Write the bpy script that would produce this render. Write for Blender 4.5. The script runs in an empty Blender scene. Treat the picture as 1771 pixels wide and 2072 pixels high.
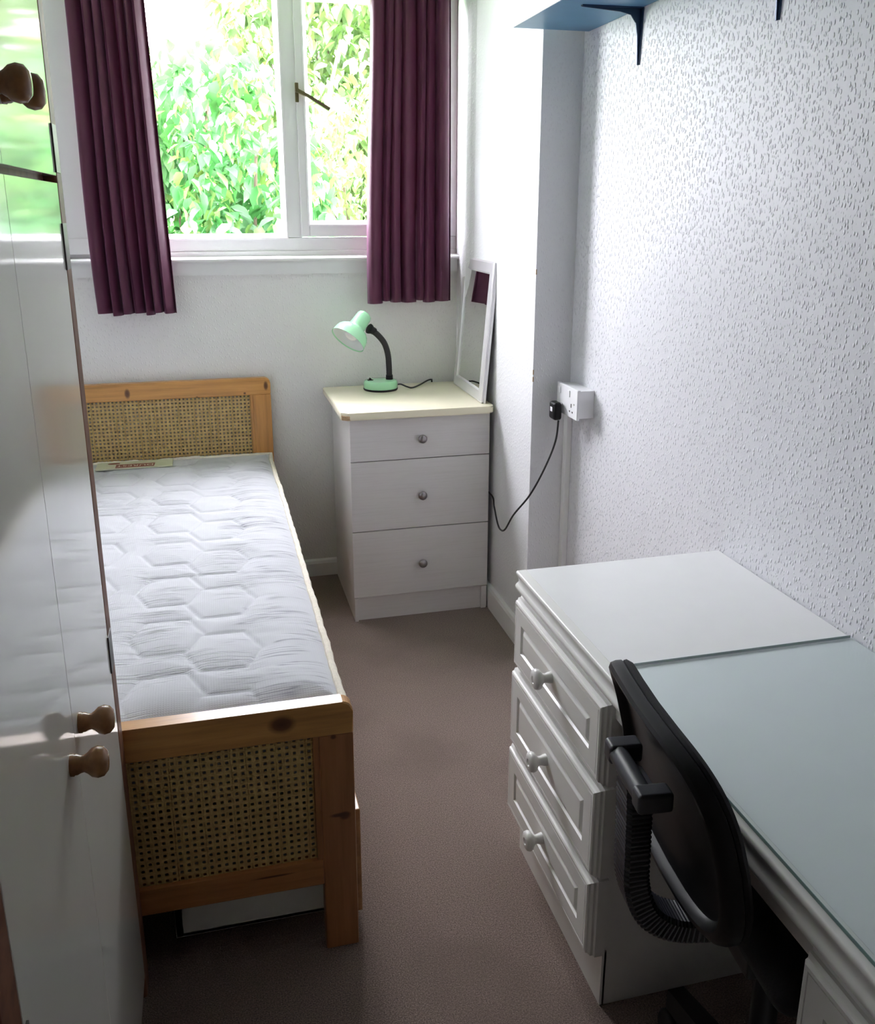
import bpy, bmesh, math, random
from mathutils import Vector, Matrix, noise

random.seed(7)
S = bpy.context.scene
C = bpy.context.collection

# ---------------------------------------------------------------- camera
F_PX, CX, CY, W_PX, H_PX = 1815.69, 879.37, 939.77, 1771.0, 2072.0
YAW, PITCH = 0.2480, -0.2797
cd = bpy.data.cameras.new('camera')
cd.sensor_fit = 'HORIZONTAL'; cd.sensor_width = 36.0
cd.lens = F_PX * 36.0 / W_PX
cd.shift_x = (W_PX / 2 - CX) / W_PX
cd.shift_y = (CY - H_PX / 2) / W_PX
cd.clip_start = 0.02
cam = bpy.data.objects.new('camera', cd); C.objects.link(cam)
cam.location = (-0.2263, -3.5519, 1.5029)
cam.rotation_euler = (math.pi / 2 + PITCH, 0, -YAW)
S.camera = cam

# ---------------------------------------------------------------- daylight and exposure
world = bpy.data.worlds.new('overcast_sky'); S.world = world
world.use_nodes = True
bg = world.node_tree.nodes['Background']
bg.inputs[0].default_value = (0.955, 0.93, 1.03, 1)
bg.inputs[1].default_value = 14.0
sd = bpy.data.lights.new('sun', 'SUN'); sd.energy = 9.0; sd.angle = math.radians(3); sd.color = (1, .95, .86)
sun = bpy.data.objects.new('sun', sd); C.objects.link(sun)
sun.rotation_euler = (math.radians(36), 0, math.radians(-28))
pd = bpy.data.lights.new('window_portal', 'AREA'); pd.shape = 'RECTANGLE'; pd.size = 1.5; pd.size_y = 1.05
pd.cycles.is_portal = True
portal = bpy.data.objects.new('window_portal', pd); C.objects.link(portal)
portal.location = (0.03, 0.20, 1.82); portal.rotation_euler = (math.radians(-90), 0, 0)
S.view_settings.view_transform = 'Standard'; S.view_settings.look = 'None'
S.view_settings.gamma = 1.0; S.view_settings.use_curve_mapping = False
S.view_settings.exposure = 1.62
try:
    S.cycles.use_denoising = True
    S.cycles.max_bounces = 9; S.cycles.diffuse_bounces = 6; S.cycles.transparent_max_bounces = 16
    S.cycles.sample_clamp_indirect = 8.0; S.cycles.use_adaptive_sampling = True; S.cycles.adaptive_threshold = .02
except Exception:
    pass

# ---------------------------------------------------------------- node helpers
def new_mat(name):
    m = bpy.data.materials.new(name); m.use_nodes = True
    nt = m.node_tree
    return m, nt, nt.nodes['Principled BSDF']

def setp(b, **k):
    for n, v in k.items():
        n = n.replace('_', ' ')
        if n in b.inputs: b.inputs[n].default_value = v

def rgb(c): return (c[0], c[1], c[2], 1.0)

def coords(nt, scale=(1, 1, 1), rot=(0, 0, 0)):
    tc = nt.nodes.new('ShaderNodeTexCoord'); mp = nt.nodes.new('ShaderNodeMapping')
    mp.inputs['Scale'].default_value = scale; mp.inputs['Rotation'].default_value = rot
    nt.links.new(tc.outputs['Object'], mp.inputs[0]); return mp.outputs[0]

def tex_noise(nt, vec, scale, detail=3, rough=.5):
    n = nt.nodes.new('ShaderNodeTexNoise'); n.inputs['Scale'].default_value = scale
    n.inputs['Detail'].default_value = detail; n.inputs['Roughness'].default_value = rough
    nt.links.new(vec, n.inputs['Vector']); return n.outputs[0]

def ramp(nt, fac, stops):
    r = nt.nodes.new('ShaderNodeValToRGB'); e = r.color_ramp.elements
    while len(e) < len(stops): e.new(0.5)
    for i, (p, c) in enumerate(stops): e[i].position = p; e[i].color = rgb(c) if len(c) == 3 else c
    nt.links.new(fac, r.inputs[0]); return r.outputs[0]

def bump(nt, b, h, strength=.3, dist=.002):
    n = nt.nodes.new('ShaderNodeBump'); n.inputs['Strength'].default_value = strength
    n.inputs['Distance'].default_value = dist
    nt.links.new(h, n.inputs['Height']); nt.links.new(n.outputs[0], b.inputs['Normal'])

def mth(nt, op, a, b_=None, c=None):
    n = nt.nodes.new('ShaderNodeMath'); n.operation = op
    for i, v in enumerate((a, b_, c)):
        if v is None: continue
        if isinstance(v, (int, float)): n.inputs[i].default_value = v
        else: nt.links.new(v, n.inputs[i])
    return n.outputs[0]

def mixc(nt, fac, a, b_):
    n = nt.nodes.new('ShaderNodeMix'); n.data_type = 'RGBA'
    for i, v in ((0, fac), (6, a), (7, b_)):
        if isinstance(v, (tuple, list)): n.inputs[i].default_value = rgb(v)
        elif isinstance(v, (int, float)): n.inputs[i].default_value = v
        else: nt.links.new(v, n.inputs[i])
    return n.outputs[2]

def plain(name, col, rough=.5, metal=0., var=.04, nscale=14, bstr=0., bscale=200, **k):
    m, nt, b = new_mat(name)
    v = coords(nt); f = tex_noise(nt, v, nscale, 4)
    c = ramp(nt, f, [(.3, [x * (1 - var) for x in col]), (.7, [min(1, x * (1 + var)) for x in col])])
    nt.links.new(c, b.inputs['Base Color'])
    setp(b, Roughness=rough, Metallic=metal, **k)
    if bstr: bump(nt, b, tex_noise(nt, v, bscale, 2), bstr, .001)
    return m

def woodchip(name, axis, col=(.82, .82, .83), strength=.9):
    """painted woodchip paper: raised chips, longer than wide, over faint plaster unevenness"""
    m, nt, b = new_mat(name)
    tc = nt.nodes.new('ShaderNodeTexCoord'); sp = nt.nodes.new('ShaderNodeSeparateXYZ'); cb = nt.nodes.new('ShaderNodeCombineXYZ')
    nt.links.new(tc.outputs['Object'], sp.inputs[0])
    src = mth(nt, 'ADD', sp.outputs[0], sp.outputs[1]) if axis == 'both' else sp.outputs[axis]
    nt.links.new(src, cb.inputs[0]); nt.links.new(mth(nt, 'MULTIPLY', sp.outputs[2], .55), cb.inputs[1])
    base = cb.outputs[0]
    ds = nt.nodes.new('ShaderNodeTexNoise'); ds.inputs['Scale'].default_value = 90; nt.links.new(base, ds.inputs['Vector'])
    va = nt.nodes.new('ShaderNodeVectorMath'); va.operation = 'MULTIPLY_ADD'
    nt.links.new(ds.outputs[1], va.inputs[0]); va.inputs[1].default_value = (.0035, .0035, 0); nt.links.new(base, va.inputs[2])
    hs = []
    for sc, cut in ((84, .23), (130, .19)):
        vo = nt.nodes.new('ShaderNodeTexVoronoi'); vo.voronoi_dimensions = '2D'; vo.inputs['Scale'].default_value = sc
        nt.links.new(va.outputs[0], vo.inputs['Vector'])
        d = mth(nt, 'SUBTRACT', cut, vo.outputs['Distance'])
        hs.append(mth(nt, 'MINIMUM', mth(nt, 'MAXIMUM', mth(nt, 'MULTIPLY', d, 6.), 0.), 1.))
    big = tex_noise(nt, base, 9, 3)
    keep = ramp(nt, tex_noise(nt, base, 40, 2), [(.38, (0, 0, 0)), (.55, (1, 1, 1))])
    h = mth(nt, 'ADD', hs[0], mth(nt, 'MULTIPLY', mth(nt, 'MULTIPLY', hs[1], .6), keep))
    h = mth(nt, 'ADD', h, mth(nt, 'MULTIPLY', big, .8))
    bump(nt, b, h, strength, .0026)
    f = tex_noise(nt, base, 3.5, 4)
    c = ramp(nt, f, [(.3, [x * .97 for x in col]), (.7, col)])
    nt.links.new(c, b.inputs['Base Color']); setp(b, Roughness=.5)
    b.inputs['Specular IOR Level'].default_value = .28
    return m

def pine(name, axis, knots=(), tone=(.58, .285, .085)):
    """varnished pine, grain along one axis, knots at given places (world coordinates)"""
    m, nt, b = new_mat(name)
    sc = [16, 16, 16]; sc[axis] = 1.1
    v = coords(nt, tuple(sc)); f = tex_noise(nt, v, 3.2, 5, .6)
    sc2 = [70, 70, 70]; sc2[axis] = 2
    g = tex_noise(nt, coords(nt, tuple(sc2)), 4, 2)
    c1 = ramp(nt, f, [(.25, [x * .62 for x in tone]), (.5, tone), (.8, (tone[0] * 1.25, tone[1] * 1.35, tone[2] * 1.5))])
    c = mixc(nt, mth(nt, 'MULTIPLY', g, .35), c1, [x * .6 for x in tone])
    tc = nt.nodes.new('ShaderNodeTexCoord')
    for (p, r) in knots:
        vs = nt.nodes.new('ShaderNodeVectorMath'); vs.operation = 'SUBTRACT'
        nt.links.new(tc.outputs['Object'], vs.inputs[0]); vs.inputs[1].default_value = (p[0] + .48, p[1] + 1.0, p[2])   # object space of the bed
        vm = nt.nodes.new('ShaderNodeVectorMath'); vm.operation = 'DIVIDE'
        nt.links.new(vs.outputs[0], vm.inputs[0]); vm.inputs[1].default_value = r
        ln = nt.nodes.new('ShaderNodeVectorMath'); ln.operation = 'LENGTH'; nt.links.new(vm.outputs[0], ln.inputs[0])
        k = ramp(nt, ln.outputs['Value'], [(.0, (1, 1, 1)), (.55, (.85, .85, .85)), (1., (0, 0, 0))])
        c = mixc(nt, k, c, (.085, .028, .010))
    nt.links.new(c, b.inputs['Base Color']); setp(b, Roughness=.34)
    b.inputs['Coat Weight'].default_value = .25; b.inputs['Coat Roughness'].default_value = .2
    return m

# ---------------------------------------------------------------- mesh helpers
def BM(): return bmesh.new()

def box(bm, x0, x1, y0, y1, z0, z1, bev=0., seg=2):
    t = bmesh.new()
    v = [t.verts.new((x, y, z)) for z in (z0, z1) for y in (y0, y1) for x in (x0, x1)]
    for q in ((0, 2, 3, 1), (4, 5, 7, 6), (0, 1, 5, 4), (2, 6, 7, 3), (0, 4, 6, 2), (1, 3, 7, 5)): t.faces.new([v[i] for i in q])
    if bev: bmesh.ops.bevel(t, geom=list(t.edges), offset=bev, segments=seg, affect='EDGES', profile=.5)
    merge(bm, t); return bm

def merge(bm, t, mx=None):
    me = bpy.data.meshes.new('tmp'); t.to_mesh(me); t.free()
    if mx is not None: me.transform(mx)
    bm.from_mesh(me); bpy.data.meshes.remove(me)

def frame_from(d):
    d = Vector(d).normalized(); a = Vector((0, 0, 1)) if abs(d.z) < .9 else Vector((1, 0, 0))
    x = a.cross(d).normalized(); return x, d.cross(x), d

def lathe(bm, prof, o, d, n=28):
    """prof: (radius, distance along d) pairs"""
    x, y, d = frame_from(d); o = Vector(o); rings = []; ROUND.add(id(bm))
    for r, h in prof:
        if r < 1e-6: rings.append([bm.verts.new(o + d * h)])
        else: rings.append([bm.verts.new(o + d * h + (x * math.cos(2 * math.pi * i / n) + y * math.sin(2 * math.pi * i / n)) * r) for i in range(n)])
    for a, b_ in zip(rings, rings[1:]):
        for i in range(n):
            j = (i + 1) % n
            if len(a) == 1 and len(b_) == 1: continue
            if len(a) == 1: bm.faces.new((a[0], b_[i], b_[j]))
            elif len(b_) == 1: bm.faces.new((a[i], b_[0], a[j]))
            else: bm.faces.new((a[i], b_[i], b_[j], a[j]))
    return bm

def smooth_path(pts, per=8):
    pts = [Vector(p) for p in pts]; out = []
    for i in range(len(pts) - 1):
        p0 = pts[max(i - 1, 0)]; p1 = pts[i]; p2 = pts[i + 1]; p3 = pts[min(i + 2, len(pts) - 1)]
        for k in range(per):
            t = k / per
            out.append(.5 * ((2 * p1) + (p2 - p0) * t + (2 * p0 - 5 * p1 + 4 * p2 - p3) * t * t + (3 * p1 - p0 - 3 * p2 + p3) * t ** 3))
    out.append(pts[-1]); return out

def sweep(bm, path, section, up=(0, 1, 0), closed=False, scale=None, cap=True):
    """section: list of (a,b) offsets; path: points"""
    path = [Vector(p) for p in path]; up = Vector(up); rings = []; n = len(path)
    for i, p in enumerate(path):
        a = path[(i - 1) % n] if (i or closed) else p; b_ = path[(i + 1) % n] if (i < n - 1 or closed) else p
        d = (b_ - a).normalized(); s = d.cross(up)
        if s.length < 1e-4: s = d.cross(Vector((1, 0, 0)))
        s.normalize(); t = s.cross(d).normalized(); k = scale(i) if scale else 1.
        rings.append([bm.verts.new(p + s * u * k + t * w * k) for u, w in section])
    m = len(section); pr = list(zip(rings, rings[1:])) + ([(rings[-1], rings[0])] if closed else [])
    for a, b_ in pr:
        for i in range(m): j = (i + 1) % m; bm.faces.new((a[i], a[j], b_[j], b_[i]))
    if cap and not closed: bm.faces.new(rings[0][::-1]); bm.faces.new(rings[-1])
    return bm

def circ(r, n=10): return [(r * math.cos(2 * math.pi * i / n), r * math.sin(2 * math.pi * i / n)) for i in range(n)]

def tube(bm, pts, r, n=10, per=8, up=(0, 1, 0)): return sweep(bm, smooth_path(pts, per) if per else pts, circ(r, n), up)

def prism(bm, poly, axis, a0, a1, bev=0.):
    """extrude a polygon given in the two other axes (order x<y<z) along axis"""
    def P(u, w, t):
        q = [u, w]; q.insert(axis, t); return q
    t = bmesh.new()
    A = [t.verts.new(P(u, w, a0)) for u, w in poly]; B = [t.verts.new(P(u, w, a1)) for u, w in poly]
    t.faces.new(A); t.faces.new(B[::-1]); n = len(poly)
    for i in range(n): t.faces.new((A[i], B[i], B[(i + 1) % n], A[(i + 1) % n]))
    if bev: bmesh.ops.bevel(t, geom=list(t.edges), offset=bev, segments=1, affect='EDGES')
    merge(bm, t); return bm

def rings_panel(bm, y0, y1, z0, z1, rings):
    """front facing -x built from nested rectangles: (inset, x)"""
    R = []
    for ins, x in rings:
        R.append([bm.verts.new((x, a, b_)) for a, b_ in ((y0 + ins, z0 + ins), (y1 - ins, z0 + ins), (y1 - ins, z1 - ins), (y0 + ins, z1 - ins))])
    for a, b_ in zip(R, R[1:]):
        for i in range(4): j = (i + 1) % 4; bm.faces.new((a[i], a[j], b_[j], b_[i]))
    bm.faces.new(R[-1]); bm.faces.new(R[0][::-1]); return bm

ORI = {}
ROUND = set()
def obj(name, bm, m, parent=None, smooth=True, angle=35, local=False):
    bmesh.ops.recalc_face_normals(bm, faces=bm.faces)
    if id(bm) in ROUND: angle = 62; ROUND.discard(id(bm))
    me = bpy.data.meshes.new(name); bm.to_mesh(me); bm.free()
    o = bpy.data.objects.new(name, me); C.objects.link(o)
    if m is not None: me.materials.append(m)
    if smooth:
        me.shade_smooth()
        try: me.set_sharp_from_angle(angle=math.radians(angle))
        except Exception: pass
        if len(me.polygons) < 4000 and angle < 60:
            wn = o.modifiers.new('weighted_normals', 'WEIGHTED_NORMAL'); wn.keep_sharp = True; wn.weight = 90
    if parent is not None:
        o.parent = parent
        org = ORI.get(parent.name, Vector())
        ORI[o.name] = org
        if not local and org.length: me.transform(Matrix.Translation(-org))
    return o

def thing(name, label, cat, loc, rotz=0., group=None):
    o = bpy.data.objects.new(name, None); C.objects.link(o); o.empty_display_size = .1
    o.location = loc; o.rotation_euler = (0, 0, rotz); o['label'] = label; o['category'] = cat
    if group: o['group'] = group
    ORI[o.name] = Vector(loc); return o

def tag(o, label, cat, group=None, kind=None):
    o['label'] = label; o['category'] = cat
    if group: o['group'] = group
    if kind: o['kind'] = kind
    return o

def base_at(o, loc):
    """move a single mesh thing's origin to its base"""
    o.data.transform(Matrix.Translation(-Vector(loc))); o.location = loc; return o

def struct(name, bm, m, label, parent=None, smooth=False):
    o = obj(name, bm, m, parent, smooth)
    if parent is None: o['kind'] = 'structure'; o['label'] = label; o['category'] = name.split('_')[0]
    return o

# ---------------------------------------------------------------- materials
M = {}
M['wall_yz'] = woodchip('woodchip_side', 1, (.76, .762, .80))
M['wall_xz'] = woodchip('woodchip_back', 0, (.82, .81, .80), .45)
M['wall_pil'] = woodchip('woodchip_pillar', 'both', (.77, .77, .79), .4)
M['ceil'] = plain('ceiling_paint', (.84, .84, .82), .7)
M['gloss_white'] = plain('white_gloss_paint', (.80, .80, .80), .3, var=.015)
M['upvc'] = plain('window_white', (.82, .82, .83), .25, var=.01)
M['desk'] = plain('desk_white', (.78, .77, .74), .32, var=.012)
M['desk_top'] = plain('desk_top_white', (.80, .80, .80), .28, var=.012)
M['ward'] = plain('wardrobe_gloss', (.70, .69, .64), .085, var=.02, nscale=5)
M['brown'] = plain('brown_edge', (.17, .075, .045), .5, var=.25, nscale=40)
M['brown'].node_tree.nodes['Principled BSDF'].inputs['Specular IOR Level'].default_value = .15
M['dark'] = plain('hinge_dark', (.035, .028, .022), .4, .3)
M['knobwood'] = plain('turned_beech', (.27, .125, .047), .25, var=.25, nscale=60)
M['cane'] = plain('woven_cane', (.52, .36, .14), .55, var=.18, nscale=90)
M['chest'] = None
M['cream'] = plain('cream_laminate', (.84, .78, .60), .2, var=.03, nscale=5)
M['chip'] = plain('raw_chipboard', (.42, .29, .16), .9, var=.3, nscale=400)
M['pewter'] = plain('brushed_pewter', (.34, .32, .32), .33, .9)
M['silver'] = plain('silver_frame', (.74, .73, .75), .27, .35, var=.05, nscale=8)
M['mirror'] = plain('mirror_glass', (.86, .88, .87), .015, 1., var=0.)
M['mint'] = plain('mint_enamel', (.40, .79, .48), .2, var=.03)
M['mint'].node_tree.nodes['Principled BSDF'].inputs['Coat Weight'].default_value = .5
M['shade_in'] = plain('shade_inner_white', (.80, .84, .82), .4)
M['bulb'] = plain('bulb_opal', (.85, .85, .82), .2)
M['black'] = plain('black_plastic', (.008, .008, .009), .42, var=.1)
M['black'].node_tree.nodes['Principled BSDF'].inputs['Specular IOR Level'].default_value = .22
M['rubber'] = plain('black_rubber', (.010, .010, .012), .5, var=.1)
M['bellow'] = plain('ribbed_black_plastic', (.016, .017, .024), .34, var=.1)
M['grey_plastic'] = plain('charcoal_plastic', (.045, .047, .055), .42, var=.1)
M['chairfab'] = plain('black_cloth', (.010, .010, .012), .9, var=.3, nscale=300, bstr=.4, bscale=500)
M['socket'] = plain('socket_white', (.80, .80, .82), .25, var=.01)
M['blue'] = plain('blue_paint', (.10, .24, .40), .4, var=.06)
M['blue_edge'] = plain('pale_shelf_edge', (.74, .78, .82), .45, var=.05, nscale=60)
M['navy'] = plain('navy_steel', (.018, .045, .10), .35, .3)
M['brass'] = plain('bronzed_handle', (.20, .17, .09), .35, .7)
M['white_box'] = plain('drawer_white', (.72, .74, .70), .5)
M['piping'] = plain('mattress_piping', (.72, .66, .56), .8, var=.08, nscale=120, bstr=.5, bscale=220)
M['label'] = plain('label_cloth', (.55, .55, .40), .7)
M['label_red'] = plain('label_maroon', (.24, .07, .045), .7)
M['label_txt'] = plain('label_thread', (.70, .62, .50), .7)
M['lawn'] = plain('lawn_green', (.10, .22, .03), .9, var=.3, nscale=3)
M['bark'] = plain('shrub_bark', (.10, .07, .05), .9, var=.3)
M['outwall'] = plain('outside_render', (.55, .52, .48), .9)
M['door_white'] = plain('door_paint', (.74, .73, .70), .35)
M['low_bounce'] = plain('low_bounce_paint', (.15, .12, .10), .7)  # dark tone set to cut light bounced from behind the camera
M['steel'] = plain('screw_steel', (.6, .6, .6), .3, 1.)

def chest_mat():
    m, nt, b = new_mat('white_woodgrain')
    g = tex_noise(nt, coords(nt, (2.2, 60, 95)), 3, 4, .6)
    c = ramp(nt, g, [(.30, (.665, .645, .635)), (.5, (.71, .69, .685)), (.8, (.73, .712, .71))])
    nt.links.new(c, b.inputs['Base Color']); setp(b, Roughness=.42); bump(nt, b, g, .12, .0008); return m
M['chest'] = chest_mat()

def carpet_mat():
    m, nt, b = new_mat('brown_carpet')
    v = coords(nt)
    fine = tex_noise(nt, v, 360, 3, .75); mid = tex_noise(nt, v, 140, 3); big = tex_noise(nt, v, 2.3, 4)
    c = ramp(nt, fine, [(.36, (.055, .036, .028)), (.5, (.185, .130, .106)), (.66, (.40, .31, .265))])
    c = mixc(nt, mth(nt, 'MULTIPLY', ramp(nt, mid, [(.35, (0, 0, 0)), (.7, (1, 1, 1))]), .35), c, (.22, .155, .125))
    st = ramp(nt, big, [(.36, (1, 1, 1)), (.46, (0, 0, 0))])
    c = mixc(nt, mth(nt, 'MULTIPLY', st, .35), c, (.11, .075, .057))
    nt.links.new(c, b.inputs['Base Color']); setp(b, Roughness=1.)
    b.inputs['Specular IOR Level'].default_value = .05
    b.inputs['Sheen Weight'].default_value = .25; b.inputs['Sheen Roughness'].default_value = .6
    bump(nt, b, mth(nt, 'ADD', fine, mth(nt, 'MULTIPLY', mid, .4)), .6, .004); return m
M['carpet'] = carpet_mat()

def mattress_mat():
    m, nt, b = new_mat('quilted_ticking')
    v = coords(nt)
    wv = []
    for d in ('X', 'Y'):
        w = nt.nodes.new('ShaderNodeTexWave'); w.bands_direction = d; w.inputs['Scale'].default_value = 62
        nt.links.new(v, w.inputs['Vector']); wv.append(w.outputs[1])
    grid = mth(nt, 'MAXIMUM', wv[0], wv[1])
    # gathers run across the plain border, along x
    tc = nt.nodes.new('ShaderNodeTexCoord'); sp = nt.nodes.new('ShaderNodeSeparateXYZ'); nt.links.new(tc.outputs['Object'], sp.inputs[0])
    gth = tex_noise(nt, coords(nt, (3.0, 60, 3)), 1.0, 3, .6)
    line = ramp(nt, gth, [(.47, (0, 0, 0)), (.50, (1, 1, 1)), (.53, (0, 0, 0))])
    patch = ramp(nt, tex_noise(nt, coords(nt, (4, 3, 3)), 1.6, 2), [(.45, (0, 0, 0)), (.62, (1, 1, 1))])
    line = mth(nt, 'MULTIPLY', line, patch)
    crease_shade = ramp(nt, tex_noise(nt, coords(nt, (9, 80, 9)), 1.4, 4, .7), [(.60, (0, 0, 0)), (.74, (1, 1, 1))])
    c = mixc(nt, mth(nt, 'MULTIPLY', grid, .06), (.54, .545, .58), (.47, .475, .51))
    c = mixc(nt, mth(nt, 'MULTIPLY', mth(nt, 'MULTIPLY', crease_shade, patch), .25), c, (.30, .29, .33))  # shade of small creases painted into the colour as streaks
    side = ramp(nt, sp.outputs[0], [(.22, (0, 0, 0)), (.31, (1, 1, 1)), (.44, (1, 1, 1)), (.455, (0, 0, 0))])
    gather_shade = ramp(nt, tex_noise(nt, coords(nt, (2.2, 46, 2)), 1.0, 2, .5), [(.472, (0, 0, 0)), (.5, (1, 1, 1)), (.528, (0, 0, 0))])
    gp = ramp(nt, tex_noise(nt, coords(nt, (5, 7, 3)), 1.3, 2), [(.42, (0, 0, 0)), (.50, (1, 1, 1))])
    gather_shade = mth(nt, 'MULTIPLY', mth(nt, 'MULTIPLY', gather_shade, gp), side)
    c = mixc(nt, mth(nt, 'MULTIPLY', gather_shade, .75), c, (.16, .16, .20))  # dark lines paint the shade inside the gathers
    nt.links.new(c, b.inputs['Base Color']); setp(b, Roughness=.85)
    b.inputs['Sheen Weight'].default_value = .15
    h = mth(nt, 'SUBTRACT', mth(nt, 'MULTIPLY', grid, .10), mth(nt, 'MULTIPLY', line, 1.))
    bump(nt, b, h, .7, .004); return m
M['ticking'] = mattress_mat()

def curtain_mat():
    m, nt, b = new_mat('purple_curtain')
    v = coords(nt, (1, 1, .3)); f = tex_noise(nt, v, 30, 3)
    c = ramp(nt, f, [(.3, (.080, .013, .042)), (.7, (.115, .021, .060))])
    nt.links.new(c, b.inputs['Base Color']); setp(b, Roughness=.55)
    b.inputs['Sheen Weight'].default_value = .32; b.inputs['Sheen Roughness'].default_value = .4
    b.inputs['Sheen Tint'].default_value = (.75, .45, .7, 1)
    tr = nt.nodes.new('ShaderNodeBsdfTranslucent'); tr.inputs[0].default_value = (.20, .015, .07, 1)
    mx = nt.nodes.new('ShaderNodeMixShader'); mx.inputs[0].default_value = .12
    out = nt.nodes['Material Output']
    nt.links.new(b.outputs[0], mx.inputs[1]); nt.links.new(tr.outputs[0], mx.inputs[2]); nt.links.new(mx.outputs[0], out.inputs[0])
    return m
M['curtain'] = curtain_mat()

def clear_mat(name, tint, refl, rough=.0):
    m = bpy.data.materials.new(name); m.use_nodes = True; nt = m.node_tree; nt.nodes.clear()
    out = nt.nodes.new('ShaderNodeOutputMaterial'); t = nt.nodes.new('ShaderNodeBsdfTransparent'); t.inputs[0].default_value = rgb(tint)
    g = nt.nodes.new('ShaderNodeBsdfGlossy'); g.inputs['Roughness'].default_value = rough
    lw = nt.nodes.new('ShaderNodeLayerWeight'); lw.inputs['Blend'].default_value = .5
    fr = mth(nt, 'ADD', mth(nt, 'MULTIPLY', mth(nt, 'POWER', lw.outputs['Facing'], 4.5), refl), .035)
    mx = nt.nodes.new('ShaderNodeMixShader')
    nt.links.new(fr, mx.inputs[0]); nt.links.new(t.outputs[0], mx.inputs[1]); nt.links.new(g.outputs[0], mx.inputs[2])
    nt.links.new(mx.outputs[0], out.inputs[0]); return m
M['glass'] = clear_mat('window_glass', (.97, .98, .97), .5)
M['desk_glass'] = clear_mat('pale_green_glass', (.958, .984, .988), .75, .12)

def leaf_mat(name, col, tcol):
    m, nt, b = new_mat(name)
    oi = nt.nodes.new('ShaderNodeObjectInfo')
    f = tex_noise(nt, coords(nt), 2.2, 3)
    c = ramp(nt, f, [(.3, [x * .7 for x in col]), (.5, col), (.75, (min(1, col[0] * 2.2), col[1] * 1.25, col[2]))])
    nt.links.new(c, b.inputs['Base Color']); setp(b, Roughness=.45)
    tr = nt.nodes.new('ShaderNodeBsdfTranslucent'); tr.inputs[0].default_value = rgb(tcol)
    mx = nt.nodes.new('ShaderNodeMixShader'); mx.inputs[0].default_value = .45
    out = nt.nodes['Material Output']
    nt.links.new(b.outputs[0], mx.inputs[1]); nt.links.new(tr.outputs[0], mx.inputs[2]); nt.links.new(mx.outputs[0], out.inputs[0])
    return m
M['leaf'] = leaf_mat('leaf_green', (.042, .155, .048), (.050, .190, .040))
M['leaf_pale'] = leaf_mat('leaf_pale_green', (.125, .21, .085), (.13, .23, .08))
M['leaf_lime'] = leaf_mat('leaf_lime_green', (.11, .20, .06), (.13, .24, .05))
M['leaf_yellow'] = leaf_mat('leaf_yellow_green', (.095, .165, .030), (.120, .210, .028))

# ================================================================ THE ROOM
XL, XR, YF, ZC = -1.0, 0.907, -3.95, 2.42      # left wall, right wall, wall behind the camera, ceiling
XP, YP = 0.778, -0.872                         # pillar
struct('floor', box(BM(), XL - .1, XR + .1, YF - .1, .12, -.12, 0), M['carpet'], 'worn brown carpet covering the bedroom floor')
struct('ceiling', box(BM(), XL - .1, XR + .1, YF - .1, .16, ZC, ZC + .15), M['ceil'], 'plain white ceiling above the room')
WX0, WX1, WZ0, WZ1 = -.78, .776, 1.300, 2.34   # window opening
b = BM()
box(b, XL - .1, WX0, 0, .14, 0, ZC); box(b, WX1, XR + .1, 0, .14, 0, ZC)
box(b, WX0, WX1, 0, .14, 0, WZ0); box(b, WX0, WX1, 0, .14, WZ1, ZC)
struct('wall_back', b, M['wall_xz'], 'white woodchip papered wall below the window')
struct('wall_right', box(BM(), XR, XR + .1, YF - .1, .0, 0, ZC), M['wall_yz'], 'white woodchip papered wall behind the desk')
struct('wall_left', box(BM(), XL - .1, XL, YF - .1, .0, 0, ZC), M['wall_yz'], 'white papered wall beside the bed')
b = BM()
box(b, XL - .1, -.30, YF - .1, YF, 0, ZC); box(b, .60, XR + .1, YF - .1, YF, 0, ZC); box(b, -.30, .60, YF - .1, YF, 2.05, ZC)
struct('wall_front', b, M['low_bounce'], 'unseen wall with the doorway, coloured dark to cut bounced light')  # out of view, darkened so less light bounces onto the footboard
b = BM()  # unseen hallway box, added to swallow bounce and keep sky out
box(b, -.9, 1.2, -5.75, -5.65, -.1, ZC); box(b, -.9, -.8, -5.65, YF - .1, -.1, ZC); box(b, 1.1, 1.2, -5.65, YF - .1, -.1, ZC)
struct('wall_hall', b, M['low_bounce'], 'unseen dark hallway walls added to cut bounced light')
b = BM(); box(b, -.9, 1.2, -5.75, YF - .1, -.12, 0)
struct('floor_hall', b, M['carpet'], 'brown carpet of the added unseen hallway')
struct('ceiling_hall', box(BM(), -.9, 1.2, -5.75, YF - .1, ZC, ZC + .15), M['low_bounce'], 'dark ceiling of the added unseen hallway')
b = BM()
prism(b, [(XR + .02, 0), (.766, 0), (.766, -.13), (.770, -.165), (XP, -.20), (XP, YP), (XR + .02, YP)], 2, 0, ZC)
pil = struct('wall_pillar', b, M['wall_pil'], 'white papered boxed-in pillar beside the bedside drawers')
for z in (.962, .985, 1.30):
    obj('paint_chip', box(BM(), XP - .0006, XP + .0028, YP - .0006, YP + .001, z, z + .016), M['chip'], pil, smooth=False)

def skirting(name, x0, x1, y0, y1, horiz, label):
    bb = BM()
    if horiz: prism(bb, [(y1, 0), (y0, 0), (y0, .055), (y0 + .004, .066), (y1, .072)], 0, x0, x1)
    else: prism(bb, [(x1, 0), (x0, 0), (x0, .078), (x0 + .004, .090), (x1, .094)], 1, y0, y1)
    return struct(name, bb, M['gloss_white'], label)
skirting('baseboard_back', XL, XP, -.016, 0, True, 'low white skirting board under the window')
skirting('baseboard_pillar', XP - .015, XP, YP - .015, -.016, False, 'white skirting board along the pillar')
skirting('baseboard_right', XR - .015, XR, YF, YP, False, 'white skirting board behind the desk')

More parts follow.
